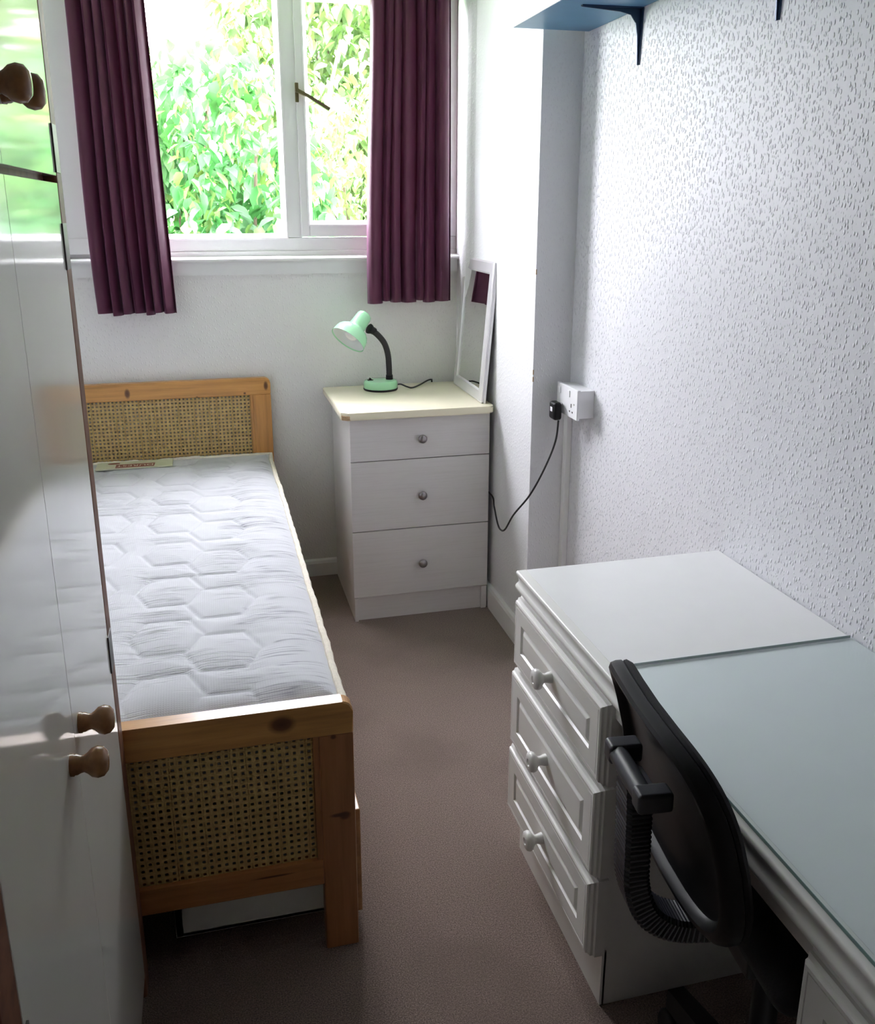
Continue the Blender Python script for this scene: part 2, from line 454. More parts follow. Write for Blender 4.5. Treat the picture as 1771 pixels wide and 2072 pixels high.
# door behind the camera
d = thing('door_1', 'open doorway with a white frame', 'door', (.15, YF + .02, 0)); d['kind'] = 'structure'
b = BM(); box(b, -.30, -.23, YF - .1, YF + .02, 0, 2.05, .002); box(b, .53, .60, YF - .1, YF + .02, 0, 2.05, .002); box(b, -.23, .53, YF - .1, YF + .02, 1.985, 2.05, .002)
obj('door_frame', b, M['gloss_white'], d)

# ================================================================ WINDOW
w = thing('window_1', 'white framed window with a fixed light and a side-hung casement', 'window', (0, 0, WZ0)); w['kind'] = 'structure'
FY0, FY1 = .045, .105
def wpart(n, m, *bxs, bev=.004, par=w):
    bb = BM()
    for q in bxs: box(bb, *q, bev)
    return obj(n, bb, m, par)
wpart('bottom_rail', M['upvc'], (-.60, WX1, FY0, FY1, 1.338, 1.388))
wpart('lower_packer', M['upvc'], (WX0, WX1, FY0 - .008, FY1, 1.318, 1.340))
wpart('top_rail', M['upvc'], (-.60, WX1, FY0, FY1, 2.28, WZ1))
wpart('mullion', M['upvc'], (.098, .158, FY0, FY1, 1.388, 2.28))
wpart('left_stile', M['upvc'], (-.60, -.545, FY0, FY1, 1.388, 2.28))
wpart('right_stile', M['upvc'], (.735, WX1, FY0, FY1, 1.388, 2.28))
wpart('side_panel', M['upvc'], (WX0, -.598, .02, .06, 1.39, WZ1), bev=.002)
wpart('panel_rail', M['upvc'], (WX0, -.598, .012, .06, 1.335, 1.392), bev=.002)
# glazing beads of the fixed light: sloped, mitred
def beads(x0, x1, z0, z1, wd, par, y0=FY0 - .004, y1=FY0 + .018):
    bb = BM(); q = []
    for ins, y in ((0, y0 + .012), (0, y0), (.006, y0 - .002), (wd, y1)):
        q.append([bb.verts.new((x, y, z)) for x, z in ((x0 + ins, z0 + ins), (x1 - ins, z0 + ins), (x1 - ins, z1 - ins), (x0 + ins, z1 - ins))])
    q.append([bb.verts.new((v.co.x, y1 + .012, v.co.z)) for v in q[-1]])
    for a, c_ in zip(q, q[1:]):
        for i in range(4): bb.faces.new((a[i], a[(i + 1) % 4], c_[(i + 1) % 4], c_[i]))
    return obj('glazing_bead', bb, M['upvc'], par, smooth=False)
beads(-.545, .104, 1.382, 2.285, .022, w)
pane = obj('pane', box(BM(), -.55, .105, .078, .084, 1.38, 2.29), M['glass'], w)
cs = wpart('casement', M['upvc'], (.153, .186, FY0 - .012, FY1 - .01, 1.392, 2.276), (.705, .738, FY0 - .012, FY1 - .01, 1.392, 2.276),
           (.186, .705, FY0 - .012, FY1 - .01, 1.392, 1.437), (.186, .705, FY0 - .012, FY1 - .01, 2.236, 2.276))
beads(.180, .711, 1.431, 2.242, .020, cs, FY0 - .016, FY0 + .010)
obj('pane', box(BM(), .182, .709, .068, .074, 1.433, 2.240), M['glass'], cs)
h = wpart('handle', M['brass'], (.149, .162, .024, .034, 1.875, 1.942), par=w, bev=.002)
b = BM(); lathe(b, [(0, 0), (.008, 0), (.008, .018), (.0, .018)], (.156, .028, 1.914), (0, -1, 0), 12)
sweep(b, [(.156, .014, 1.914), (.190, .008, 1.897), (.272, .004, 1.850)], [(-.0058, -.010), (.0058, -.010), (.0058, .010), (-.0058, .010)], up=(0, 1, 0))
obj('lever', b, M['brass'], h)
b = BM()
prism(b, [(.06, 1.302), (-.026, 1.302), (-.034, 1.308), (-.034, 1.314), (-.026, 1.320), (.06, 1.322)], 0, -.86, WX1 + .002)
prism(b, [(.0, 1.255), (-.014, 1.255), (-.016, 1.302), (.0, 1.302)], 0, -.86, WX1 - .012)
struct('trim_1', b, M['gloss_white'], 'white window sill board with nosing', smooth=True)

# ================================================================ WARDROBE
WY0, WY1, WS, XD = -2.916, -2.022, -2.465, -.4252
wd = thing('wardrobe', 'tall glossy white wardrobe with wooden knobs and brown edges', 'wardrobe', (-.72, -2.47, 0))
obj('carcass', box(BM(), XL + .005, -.449, WY0 + .012, WY1 - .012, .08, 2.36), M['ward'], wd)
obj('plinth', box(BM(), XL + .005, -.475, WY0 + .012, WY1 - .03, 0, .08), M['ward'], wd)
for y0, y1 in ((WY0, -2.8565), (-2.0735, WY1)):
    obj('stile', box(BM(), -.47, -.4245, y0, y1, .0 if y0 < -2.5 else .03, 2.36, .005, 3), M['brown'], wd)
obj('middle_rail', box(BM(), -.460, -.4440, -2.8565, -2.0735, 1.50, 1.58), M['brown'], wd)
KN = [(0, .0), (.0135, .0), (.0140, .005), (.0128, .006), (.0128, .009), (.0110, .013), (.0105, .017), (.013, .021), (.0175, .026), (.0195, .033), (.018, .040), (.012, .045), (0, .0465)]
for (y0, y1, z0, z1, ky, kz) in ((-2.8555, WS - .0007, .085, 1.5365, -2.512, .842), (WS + .0007, -2.0745, .085, 1.5365, -2.424, .848),
                                 (-2.8555, WS - .0007, 1.5465, 2.34, -2.508, 1.622), (WS + .0007, -2.0745, 1.5465, 2.34, -2.420, 1.624)):
    dr = obj('door', box(BM(), -.447, XD, y0, y1, z0, z1, .0005, 1), M['ward'], wd)
    obj('knob', lathe(BM(), KN, (XD - .001, ky, kz), (1, 0, 0)), M['knobwood'], dr)
    yh = -2.0745 if y0 > -2.5 else -2.8555
    for zz in ((1.585,) if z0 > 1 else (1.445, .768)):
        obj('hinge', box(BM(), -.4265, -.4228, yh - .006, yh + .034 if y0 > -2.5 else yh + .010, zz - .034, zz + .034, .0008), M['dark'], dr)

# ================================================================ BED
YFB, YFI, YHB, YHF = -2.010, -1.978, -.018, -.048
pk_top = pine('pine_foot_rail', 0, [((-.138, -2.01, .548), (.030, .05, .022)), ((-.137, -1.99, .58), (.012, .02, .01))])
pk_post_shaded = pine('pine_post_shaded', 2, [((-.022, -2.01, .322), (.014, .05, .012)), ((-.032, -2.01, .325), (.024, .05, .006)), ((-.040, -2.01, .505), (.007, .05, .006))], tone=(.40, .17, .060))  # backlit shade of the footboard front put into this darker tone
pk_low_shaded = pine('pine_low_rail_shaded', 0, [((-.17, -2.01, .205), (.05, .05, .003))], tone=(.46, .20, .065))  # lower tone carries the footboard's shade as well
pk_head = pine('pine_head_rail', 0, [((-.533, -.048, .825), (.012, .05, .022)), ((-.018, -.048, .832), (.010, .05, .021)), ((-.10, -.048, .806), (.006, .05, .005)), ((-.28, -.048, .800), (.005, .05, .004))], tone=(.62, .295, .080))
pk_plain = pine('pine_plain', 2, tone=(.60, .28, .075))
pk_len = pine('pine_lengthwise', 1, tone=(.54, .28, .105))
bed = thing('bed', 'single pine bed with woven cane head and foot panels', 'bed', (-.48, -1.0, 0))
BX0 = -.965
def rounded_rail(x0, x1, y0, y1, z0, z1, r):
    poly = [(x0, z0), (x1, z0)]
    poly += [(x1 - r + r * math.cos(a), z1 - r + r * math.sin(a)) for a in [i * math.pi / 2 / 6 for i in range(7)]]
    poly += [(x0 + r + r * math.cos(a), z1 - r + r * math.sin(a)) for a in [math.pi / 2 + i * math.pi / 2 / 6 for i in range(7)]]
    return prism(BM(), poly, 1, y0, y1, .003)
def cane_panel(x0, x1, z0, z1, y, pitch=.0143):
    bb = BM(); nx = int(round((x1 - x0) / pitch)); nz = int(round((z1 - z0) / pitch)); px = (x1 - x0) / nx; pz = (z1 - z0) / nz
    cache = {}
    def V(u, w_):
        k = (round(u, 5), round(w_, 5))
        if k not in cache: cache[k] = bb.verts.new((u, y + .0012 * math.sin(u * 440) * math.sin(w_ * 440), w_))
        return cache[k]
    for i in range(nx):
        for j in range(nz):
            ax, az = x0 + i * px, z0 + j * pz; c, e = ax + px / 2, az + pz / 2
            ring = [(ax, az), (c, az), (ax + px, az), (ax + px, e), (ax + px, az + pz), (c, az + pz), (ax, az + pz), (ax, e)]
            rr = .25 * px
            hole = [(c + rr * sx, e + rr * sz) for sx, sz in ((-.85, -.85), (0, -1.05), (.85, -.85), (1.05, 0), (.85, .85), (0, 1.05), (-.85, .85), (-1.05, 0))]
            R = [V(*q) for q in ring]; H = [bb.verts.new((q[0], y - .0012, q[1])) for q in hole]
            for k in range(8): bb.faces.new((R[k], R[(k + 1) % 8], H[(k + 1) % 8], H[k]))
    return bb
def bed_end(name, y0, y1, zt, zr, zl0, zl1, mt, mp, ml):
    e = obj(name, rounded_rail(BX0, 0, y0, y1, zr, zt, .022), mt, bed)
    for x0, x1 in ((BX0, BX0 + .069), (-.069, 0)):
        obj('leg', box(BM(), x0, x1, y0 + .0005, y1 - .0005, 0, zr + .002, .004), mp, e)
        obj('stile', box(BM(), *( (x0 + .067, x0 + .080) if x0 < -.5 else (x0 - .011, x0 + .002)), y0 + .004, y1 - .004, zl0, zr + .001, .002), mp, e)
    obj('low_rail', box(BM(), BX0 + .068, -.068, y0 + .001, y1 - .001, zl0, zl1, .003), ml, e)
    cp = obj('cane_panel', cane_panel(BX0 + .080, -.080, zl1 - .002, zr + .002, (y0 + y1) / 2 - .004), M['cane'], e)
    cp['kind'] = 'stuff'
    so = cp.modifiers.new('thick', 'SOLIDIFY'); so.thickness = .0022
    return e
bed_end('footboard', YFB, YFI, .5797, .508, .164, .224, pk_top, pk_post_shaded, pk_low_shaded)
bed_end('headboard', YHF, YHB, .8635, .797, .20, .27, pk_head, pk_plain, pk_low_shaded)
for x0, x1 in ((BX0 + .004, BX0 + .028), (-.030, -.006)):
    obj('side_rail', box(BM(), x0, x1, YFI - .001, YHF + .001, .27, .367, .003), pk_len, bed)
for i in range(13):
    y = -1.90 + i * .148
    obj('slat', box(BM(), BX0 + .028, -.030, y, y + .07, .350, .367, .002), pk_plain, bed)
# mattress
MX0, MX1, MY0, MY1, MZ0, MZ1 = -.945, -.014, -1.968, -.059, .369, .582
mt = thing('mattress', 'white quilted single mattress with hexagon stitching on the pine bed', 'mattress', (-.48, -1.0, MZ0))
def sd_hex(x, y, cx, cy, a, bb_):
    dx, dy = abs(x - cx), abs(y - cy)
    return max(dy - bb_, (dx - a) * .866 + (dy) * .5 * (a * .50 / bb_) * 1.0 - 0.0) if False else max(dy - bb_, (dx + dy * (a * .42 / bb_) - a) * .9)
HEX = []
for i in range(-1, 8):
    for k in range(3):
        yy = -1.635 + i * .262 + k * .13; xx = -.362 - k * .335
        HEX += [[(xx, yy), (xx + .124, yy - .095)]]
def quilt(x, y):
    g = 9.
    for pr in HEX:
        if abs(y - pr[0][1]) > .35: continue
        sd = min(sd_hex(x, y, cx, cy, .082, .085) for cx, cy in pr)
        g = min(g, abs(sd))
    return -.0042 * math.exp(-(g / .0055) ** 2) - .0060 * math.exp(-(g / .032) ** 2)
b = BM(); NX, NY = 210, 430; G = []
for j in range(NY + 1):
    row = []
    for i in range(NX + 1):
        u, v = i / NX, j / NY; x = MX0 + (MX1 - MX0) * u; y = MY0 + (MY1 - MY0) * v
        ed = min(x - MX0, MX1 - x, y - MY0, MY1 - y)
        z = MZ1 - (.010 * math.exp(-ed / .012) if MY1 - y < .12 and MY1 - y <= ed + .001 else .030 * math.exp(-ed / .035))
        tt = min(1, max(0, (y + .75) / .55)); drop = .016 * tt * tt * (3 - 2 * tt)
        z += quilt(x, y) * min(1, ed / .07)
        z += .0035 * noise.noise((x * 5, y * 4, 0)) + .0022 * noise.noise((x * 7, y * 38, 3)) * math.exp(-((x + .12) / .09) ** 2)
        z -= drop
        row.append(b.verts.new((x, y, z)))
    G.append(row)
for j in range(NY):
    for i in range(NX): b.faces.new((G[j][i], G[j][i + 1], G[j + 1][i + 1], G[j + 1][i]))
rim = [G[0][i] for i in range(NX + 1)] + [G[j][NX] for j in range(1, NY + 1)] + [G[NY][i] for i in range(NX - 1, -1, -1)] + [G[j][0] for j in range(NY - 1, 0, -1)]
prev = rim
for zz, out in ((MZ1 - .09, .004), (MZ0 + .05, .004), (MZ0, 0)):
    nr = []
    for v in rim:
        cx_, cy_ = (MX0 + MX1) / 2, (MY0 + MY1) / 2
        ox = out * (1 if v.co.x > MX1 - .001 else -1 if v.co.x < MX0 + .001 else 0)
        nr.append(b.verts.new((v.co.x + ox, v.co.y, zz)))
    for i in range(len(rim)): b.faces.new((prev[i], prev[(i + 1) % len(rim)], nr[(i + 1) % len(rim)], nr[i]))
    prev = nr
b.faces.new(prev[::-1])
rimco = [v.co.copy() for v in rim]
obj('ticking', b, M['ticking'], mt, angle=60)
path = []
for i, co in enumerate(rimco):
    if i % 4: continue
    wob = .003 * noise.noise((co.x * 9, co.y * 9, 1))
    path.append(co + Vector((wob, 0, .004 + .003 * noise.noise((co.x * 14, co.y * 14, 5)))))
b = BM(); sweep(b, path, circ(.0085, 8), up=(0, 0, 1), closed=True, scale=lambda i: 1 + .12 * math.sin(i * 1.9))
obj('piping', b, M['piping'], mt)
# label sewn to the head end
LZ = MZ1 - .016 + .0030
def sewn(o):   # follow the mattress as it drops toward the head end
    for v in o.data.vertices: v.co.z += -.030 * ((v.co.y - 1.0) + .140)
    return o
lb = sewn(obj('label', box(BM(), -.660, -.386, -.172, -.072, LZ - .004, LZ + .0015), M['label'], mt, smooth=False))
b = BM(); prism(b, [(-.590, -.168), (-.452, -.168), (-.450, -.118), (-.590, -.118)], 2, LZ + .001, LZ + .0022)
sewn(obj('label_band', b, M['label_red'], lb, smooth=False))
b = BM(); prism(b, [(-.60 + .022 * math.cos(a), -.097 + .011 * math.sin(a)) for a in [i * math.pi / 8 for i in range(16)]], 2, LZ + .001, LZ + .0022)
sewn(obj('label_emblem', b, M['label_red'], lb, smooth=False))
cu = bpy.data.curves.new('label_text', 'FONT'); cu.body = 'DUREST'; cu.size = .036; cu.align_x = 'CENTER'; cu.align_y = 'CENTER'; cu.space_character = 1.05
to = bpy.data.objects.new('tmp_text', cu); C.objects.link(to)
dg = bpy.context.evaluated_depsgraph_get(); me = bpy.data.meshes.new_from_object(to.evaluated_get(dg)); bpy.data.objects.remove(to)
me.transform(Matrix.Translation((-.521, -.143, LZ + .0026)) @ Matrix.Rotation(math.pi, 4, 'Z'))
b = BM(); b.from_mesh(me); bpy.data.meshes.remove(me)
sewn(obj('label_lettering', b, M['label_txt'], lb, smooth=False))

# under-bed drawers
for y0, y1, lab in ((-1.952, -1.015, 'white under-bed drawer with pine front beside the footboard'), (-1.000, -.085, 'white under-bed drawer with pine front near the headboard')):
    u = thing('underbed_drawer', lab, 'drawer', (-.18, (y0 + y1) / 2, 0), group='drawers under the bed')
    b = BM(); box(b, -.372, -.356, y0 + .002, y1, .046, .150, .001); box(b, -.372, -.002, y0 + .002, y0 + .016, .046, .150, .001); box(b, -.372, -.002, y1 - .016, y1, .046, .150, .001)
    box(b, -.372, -.002, y0 + .002, y1, .046, .054)
    obj('box', b, M['white_box'], u)
    obj('front', box(BM(), -.003, .018, y0, y1, .030, .288, .003), pk_len, u)
    for cy_ in (y0 + .08, y1 - .08):
        for cx_ in (-.33, -.05):
            obj('castor', lathe(BM(), [(0, 0), (.024, 0), (.024, .018), (0, .018)], (cx_, cy_, .024), (0, 1, 0), 16), M['dark'], u)

# ================================================================ BEDSIDE CHEST
cx0, cx1, cyf, cyb = .2396, .7582, -.4919, -.019
ch = thing('chest_of_drawers', 'white woodgrain bedside chest with three drawers and a cream top', 'chest', (.50, -.26, 0))
obj('carcass', box(BM(), cx0 + .003, cx1 - .001, cyf + .018, cyb, 0, .781, .001), M['chest'], ch)
obj('plinth', box(BM(), cx0 + .016, cx1 - .022, cyf + .013, cyf + .020, 0, .094, .001), M['chest'], ch)
for x0, x1 in ((cx0 + .003, cx0 + .016), (cx1 - .022, cx1 - .001)):
    obj('side_foot', box(BM(), x0, x1, cyf + .003, cyf + .020, 0, .094, .001), M['chest'], ch)
b = BM()
r = .018; x0, x1, y0, y1 = .2069, .765, -.524, cyb
poly = [(x0, y1), (x0, y0 + .030), (x0 + .006, y0 + .026), (x0 + .012, y0 + .012), (x0 + .026, y0 + .006), (x0 + .034, y0)]
poly += [(x1 - r + r * math.cos(a), y0 + r + r * math.sin(a)) for a in [-math.pi / 2 + i * math.pi / 12 for i in range(7)]] + [(x1, y1)]
prism(b, poly, 2, .7835, .8099, .004)
top = obj('top', b, M['cream'], ch)
b = BM(); prism(b, [(x0 + .003, y0 + .031), (x0 + .003, y0 + .016), (x0 + .018, y0 + .003), (x0 + .034, y0 + .003), (x0 + .036, y0 + .03)], 2, .785, .800)
obj('chipped_corner', b, M['chip'], top, smooth=False)
KP = [(0, 0), (.0055, 0), (.0055, .010), (.008, .013), (.0145, .016), (.0165, .020), (.0155, .025), (.010, .029), (0, .0305)]
for z0, z1, kz in ((.6245, .7786, .700), (.3583, .6215, .486), (.0970, .3553, .219)):
    d_ = obj('drawer', box(BM(), cx0, cx1, cyf, cyf + .0185, z0, z1, .0015), M['chest'], ch)
    obj('knob', lathe(BM(), KP, (.500, cyf + .001, kz), (0, -1, 0)), M['pewter'], d_)

# ================================================================ DESK LAMP
ZT = .8099
LB = Vector((.424, -.118, ZT))
lamp = thing('desk_lamp', 'mint green gooseneck desk lamp with black neck', 'lamp', LB)
obj('base_ring', lathe(BM(), [(0, 0), (.066, 0), (.068, .003), (.068, .007), (.064, .009), (0, .009)], LB, (0, 0, 1), 40), M['rubber'], lamp)
bs = obj('base', lathe(BM(), [(0, .007), (.066, .007), (.0675, .012), (.0665, .030), (.063, .036), (.055, .038), (0, .039)], LB, (0, 0, 1), 40), M['mint'], lamp)
b = BM(); box(b, LB.x - .052, LB.x - .030, LB.y - .007, LB.y + .005, ZT + .037, ZT + .041, .001)
prism(b, [(LB.x - .047, ZT + .041), (LB.x - .035, ZT + .041), (LB.x - .042, ZT + .049)], 1, LB.y - .006, LB.y + .004)
obj('switch', b, M['black'], bs)
nk = [(.460, -.116, ZT + .036), (.459, -.116, ZT + .09), (.455, -.117, ZT + .138), (.442, -.119, ZT + .180), (.418, -.122, ZT + .212), (.390, -.126, ZT + .236)]
b = BM(); pth = smooth_path(nk, 12)
sweep(b, pth, circ(.0115, 14), up=(0, 1, 0), scale=lambda i: 1 + .03 * (i % 2))
obj('neck', b, M['rubber'], lamp)
obj('neck_collar', lathe(BM(), [(0, 0), (.0145, 0), (.0135, .022), (.0, .022)], (.460, -.116, ZT + .034), (0, 0, 1), 20), M['black'], lamp)
# head: axis down-left and a little toward the room
r_ = Vector((math.cos(YAW), -math.sin(YAW), 0)); f_ = Vector((math.sin(YAW) * math.cos(PITCH), math.cos(YAW) * math.cos(PITCH), math.sin(PITCH))); u_ = r_.cross(f_)
ax = (r_ * -.50 + u_ * -.81 + f_ * -.29).normalized()
tip = Vector((.371, -.128, 1.111))
SP = [(0, 0), (.011, .001), (.020, .005), (.027, .011), (.030, .020), (.031, .045), (.033, .070), (.034, .074), (.041, .077), (.051, .083), (.060, .092), (.0655, .103), (.0685, .115), (.0700, .131), (.0708, .134)]
sh = obj('shade', lathe(BM(), SP + [(.0690, .134), (.0680, .130)], tip, ax, 44), M['mint'], lamp)
obj('shade_lining', lathe(BM(), [(.0692, .1335), (.0675, .116), (.063, .102), (.057, .093), (.048, .086), (.028, .082), (.0, .082)], tip, ax, 44), M['shade_in'], sh)
obj('bulb', lathe(BM(), [(.0, .126), (.012, .125), (.022, .120), (.027, .111), (.028, .102), (.023, .090), (.016, .080), (0, .080)], tip, ax, 24), M['bulb'], sh)
jd = (Vector(nk[-1]) - (tip + ax * .050)).normalized()
obj('joint', lathe(BM(), [(0, -.012), (.020, -.010), (.019, -.004), (.015, .004), (.014, .018), (0, .018)], Vector(nk[-1]) - jd * .002, jd, 20), M['black'], lamp)
cord = [(.491, -.128, ZT + .018), (.503, -.130, ZT + .019), (.525, -.140, ZT + .010), (.548, -.135, ZT + .004), (.590, -.085, ZT + .004), (.635, -.040, ZT + .012), (.655, -.022, ZT + .010), (.659, -.012, ZT - .004),
        (.665, -.009, .70), (.69, -.009, .52), (.735, -.009, .44), (.768, -.03, .445), (.771, -.30, .455), (.768, -.50, .462), (.757, -.565, .440), (.746, -.640, .404), (.738, -.700, .400), (.733, -.765, .425), (.740, -.830, .500), (.770, -.900, .590), (.805, -.935, .690), (.832, -.950, .780), (.838, -.954, .850)]
obj('cord', tube(BM(), cord, .0032, 8, 8, up=(.3, .2, .9)), M['rubber'], lamp)
b = BM(); box(b, .8125, .8405, -.978, -.930, .855, .912, .009, 3)
pl = obj('plug', b, M['black'], lamp)
obj('fuse_mark', box(BM(), .8118, .8128, -.962, -.946, .882, .896), M['socket'], pl, smooth=False)
obj('plug_pin', box(BM(), .8405, .850, -.958, -.950, .895, .907), M['steel'], pl)

# ================================================================ SOCKET, TRUNKING
so = thing('wall_socket', 'white double wall socket with switches on a deep box', 'socket', (XR, -1.0, .92))
obj('back_box', box(BM(), .8580, XR, -1.066, -.912, .878, .964, .002), M['socket'], so)
fp = obj('face_plate', box(BM(), .8485, .8590, -1.071, -.907, .873, .968, .003), M['socket'], so)
for y in (-.952, -1.026):
    for dy in (0,):
        obj('switch', box(BM(), .8455, .8490, (y + .022) - .010 if y > -1 else y + .012, (y + .022) + .006 if y > -1 else y + .028, .936, .957, .0015), M['socket'], fp)
    if y < -1:
        for yy, zz, a_, b__ in ((y, .912, .0025, .006), (y + .011, .893, .0035, .0025), (y - .011, .893, .0035, .0025)):
            obj('pin_hole', box(BM(), .8479, .8489, yy - a_, yy + a_, zz - b__, zz + b__), M['dark'], fp, smooth=False)
obj('fixing_screw', lathe(BM(), [(0, 0), (.003, 0), (.003, .001), (0, .001)], (.8487, -1.048, .920), (-1, 0, 0), 10), M['steel'], fp)
b = BM(); box(b, XR - .018, XR, -.905, YP - .001, .0, .878, .002)
tag(base_at(obj('cable_trunking', b, M['gloss_white']), (XR - .01, -.89, 0)), 'narrow white cable trunking running down from the wall socket', 'trunking')

# ================================================================ MIRROR
Wm, Hm, Tm = .398, .507, .018
mr = thing('mirror', 'silver framed mirror leaning against the wall on the bedside chest', 'mirror', (.731, -.078, ZT + .001))
lean = .082
mx = Matrix.Rotation(-math.pi / 2 - .009, 4, 'Z') @ Matrix.Rotation(-lean, 4, 'X')
# local: x along the bottom edge (toward the room), y out of the back, z up
def ring_frame(rings):
    bb = BM(); R = []
    for ins, y in rings:
        R.append([bb.verts.new((x, y, z)) for x, z in ((ins, ins), (Wm - ins, ins), (Wm - ins, Hm - ins), (ins, Hm - ins))])
    for a, c_ in zip(R, R[1:]):
        for i in range(4): bb.faces.new((a[i], a[(i + 1) % 4], c_[(i + 1) % 4], c_[i]))
    return bb
def mput(n, bb, m, sm=False):
    o = obj(n, bb, m, mr, smooth=sm, local=True); o.data.transform(mx); return o
mput('frame', ring_frame([(.046, Tm), (0, Tm), (0, .011), (.003, .008), (.003, .004), (.0, .003), (.006, 0), (.040, 0), (.043, .003), (.046, .006), (.046, Tm)]), M['silver'])
mput('glass', box(BM(), .044, Wm - .044, .0065, .0085, .044, Hm - .044), M['mirror'])
mput('backing', box(BM(), .004, Wm - .004, Tm - .004, Tm, .004, Hm - .004), M['dark'])

# ================================================================ CURTAINS
def curtain(name, label, x_top, x_bot, z0, z1, y0, folds, seed):
    """gathered cloth: broad faces with a sharp return behind each one"""
    rnd = random.Random(seed); bb = BM(); rows = []; NV = 46
    tot = sum(q[0] for q in folds); prof = []; acc = 0.
    for k, (wf, dep, face) in enumerate(folds):
        a0 = acc / tot; wd_ = wf / tot
        for t, d_ in ((0, .15), (.05, .62), (.12, .90), (.22, 1.), (.45, .92 - .2 * face), (.70, .80 - .5 * face), (.84, .55 - .4 * face), (.92, .15), (.97, .0)):
            prof.append((a0 + wd_ * t, dep * d_, k))
        acc += wf
    prof.append((1., folds[-1][1] * .4, len(folds) - 1))
    for j in range(NV + 1):
        v = j / NV; row = []
        xa = x_top[0] + (x_bot[0] - x_top[0]) * v + .008 * math.sin(v * 4.4 + 1.2); xb = x_top[1] + (x_bot[1] - x_top[1]) * v
        for (u, d_, k) in prof:
            uu = u + .012 * math.sin(2.5 * v + k * 1.7) * math.sin(math.pi * u)
            y = y0 + .028 - d_ * (.80 + .30 * v) - .004 * math.sin(3.2 * v + k * 2.1)
            zb = z0 + .005 * math.sin(k * 2.3 + seed) + .10 * (d_ - .02)* .5
            row.append(bb.verts.new((xa + (xb - xa) * uu, y, z1 + (zb - z1) * v)))
        rows.append(row)
    for a, c_ in zip(rows, rows[1:]):
        for i in range(len(prof) - 1): bb.faces.new((a[i], a[i + 1], c_[i + 1], c_[i]))
    o = obj(name, bb, M['curtain'], angle=75)
    base_at(o, ((x_bot[0] + x_bot[1]) / 2, y0, z0)); tag(o, label, 'curtain', 'curtains at the window')
    so_ = o.modifiers.new('cloth', 'SOLIDIFY'); so_.thickness = .002
    return o
curtain('curtain', 'dark purple curtain hanging over the bed end by the wardrobe', (-.622, -.362), (-.602, -.331), 1.125, 2.345, -.078, [(1.3, .046, .4), (.9, .050, .2), (.8, .056, .1), (1.0, .040, .5), (.8, .050, .2), (.75, .058, .1), (1.0, .052, .5)], 2)
curtain('curtain', 'plum purple curtain hanging above the green lamp and mirror', (.418, .717), (.396, .719), 1.145, 2.345, -.078, [(1.25, .048, .2), (.7, .050, .3), (.9, .044, .2), (1.2, .040, .5), (.7, .052, .2), (1.0, .046, .4), (1.2, .056, .2)], 5)
rl = thing('curtain_rail', 'white curtain rail across the top of the window', 'curtain rail', (0, -.05, 2.35))
obj('rail', box(BM(), -.80, .76, -.086, -.070, 2.344, 2.362, .002), M['gloss_white'], rl)
for x in (-.7, 0, .7): obj('bracket', box(BM(), x - .01, x + .01, -.072, .0, 2.350, 2.372, .001), M['gloss_white'], rl)

# ================================================================ SHELF
sh_ = thing('wall_shelf', 'blue wall shelf on navy steel brackets above the desk', 'shelf', (XR, -1.6, 1.85))
bd = obj('board', box(BM(), .673, XR - .001, -2.30, -.905, 1.9905, 2.0120, .001), M['blue'], sh_)
obj('front_edging', box(BM(), .670, .6735, -2.30, -.905, 1.990, 2.0125, .0005), M['blue_edge'], bd)
for y in (-1.236, -1.836):
    b = BM()
    # upright strap tapering to a point, arm under the board, curved gusset
    gus = [(XR - .002, 1.857)] + [(XR - .010 - .030 * (1 - math.cos(t)) - .10 * t / 1.57 * (t / 1.57), 1.862 + .122 * math.sin(t)) for t in [i * 1.57 / 10 for i in range(11)]]
    poly = [(XR - .001, 1.856), (XR - .006, 1.856), (XR - .010, 1.925), (XR - .016, 1.955), (XR - .030, 1.973), (XR - .060, 1.979), (XR - .165, 1.986), (XR - .165, 1.990), (XR - .001, 1.990)]
    prism(b, poly, 1, y - .0018, y + .0018)
    prism(b, [(y - .006, 1.856), (y + .006, 1.856), (y + .014, 1.990), (y - .014, 1.990)], 0, XR - .003, XR - .0005)
    prism(b, [(XR - .165, y - .006), (XR - .165, y + .006), (XR - .001, y + .014), (XR - .001, y - .014)], 2, 1.9875, 1.9905)
    br = obj('bracket', b, M['navy'], sh_, smooth=False)
    obj('screw', lathe(BM(), [(0, 0), (.004, 0), (.003, .002), (0, .0025)], (XR - .003, y + .006, 1.955), (-1, 0, 0), 10), M['steel'], br)

# ================================================================ DESK
DZ = .7275; DY0, DY1 = -3.40, -1.806; XDF = .4025; XC = .4284
dk = thing('desk', 'white pedestal desk with panelled drawers along the textured wall', 'desk', (.66, -2.6, 0))
obj('worktop', box(BM(), XDF + .0235, XR - .003, DY0, DY1, .7035, DZ, .0008), M['desk_top'], dk)
prof = [(XDF + .0230, DZ), (XDF + .004, DZ), (XDF + .001, DZ - .002), (XDF, DZ - .006), (XDF + .001, DZ - .010), (XDF + .004, DZ - .013), (XDF + .0065, DZ - .017), (XDF + .0065, DZ - .026),
        (XDF + .002, DZ - .030), (XDF - .001, DZ - .034), (XDF - .0015, DZ - .039), (XDF + .001, DZ - .044), (XDF + .008, DZ - .048), (XDF + .012, DZ - .053), (XDF + .013, DZ - .058), (XDF + .0230, DZ - .058)]
obj('front_moulding', prism(BM(), prof, 1, DY0, DY1), M['desk'], dk, angle=50)
obj('apron', box(BM(), XDF + .020, XDF + .036, -2.84, -2.27, .640, .7035, .001), M['desk'], dk)
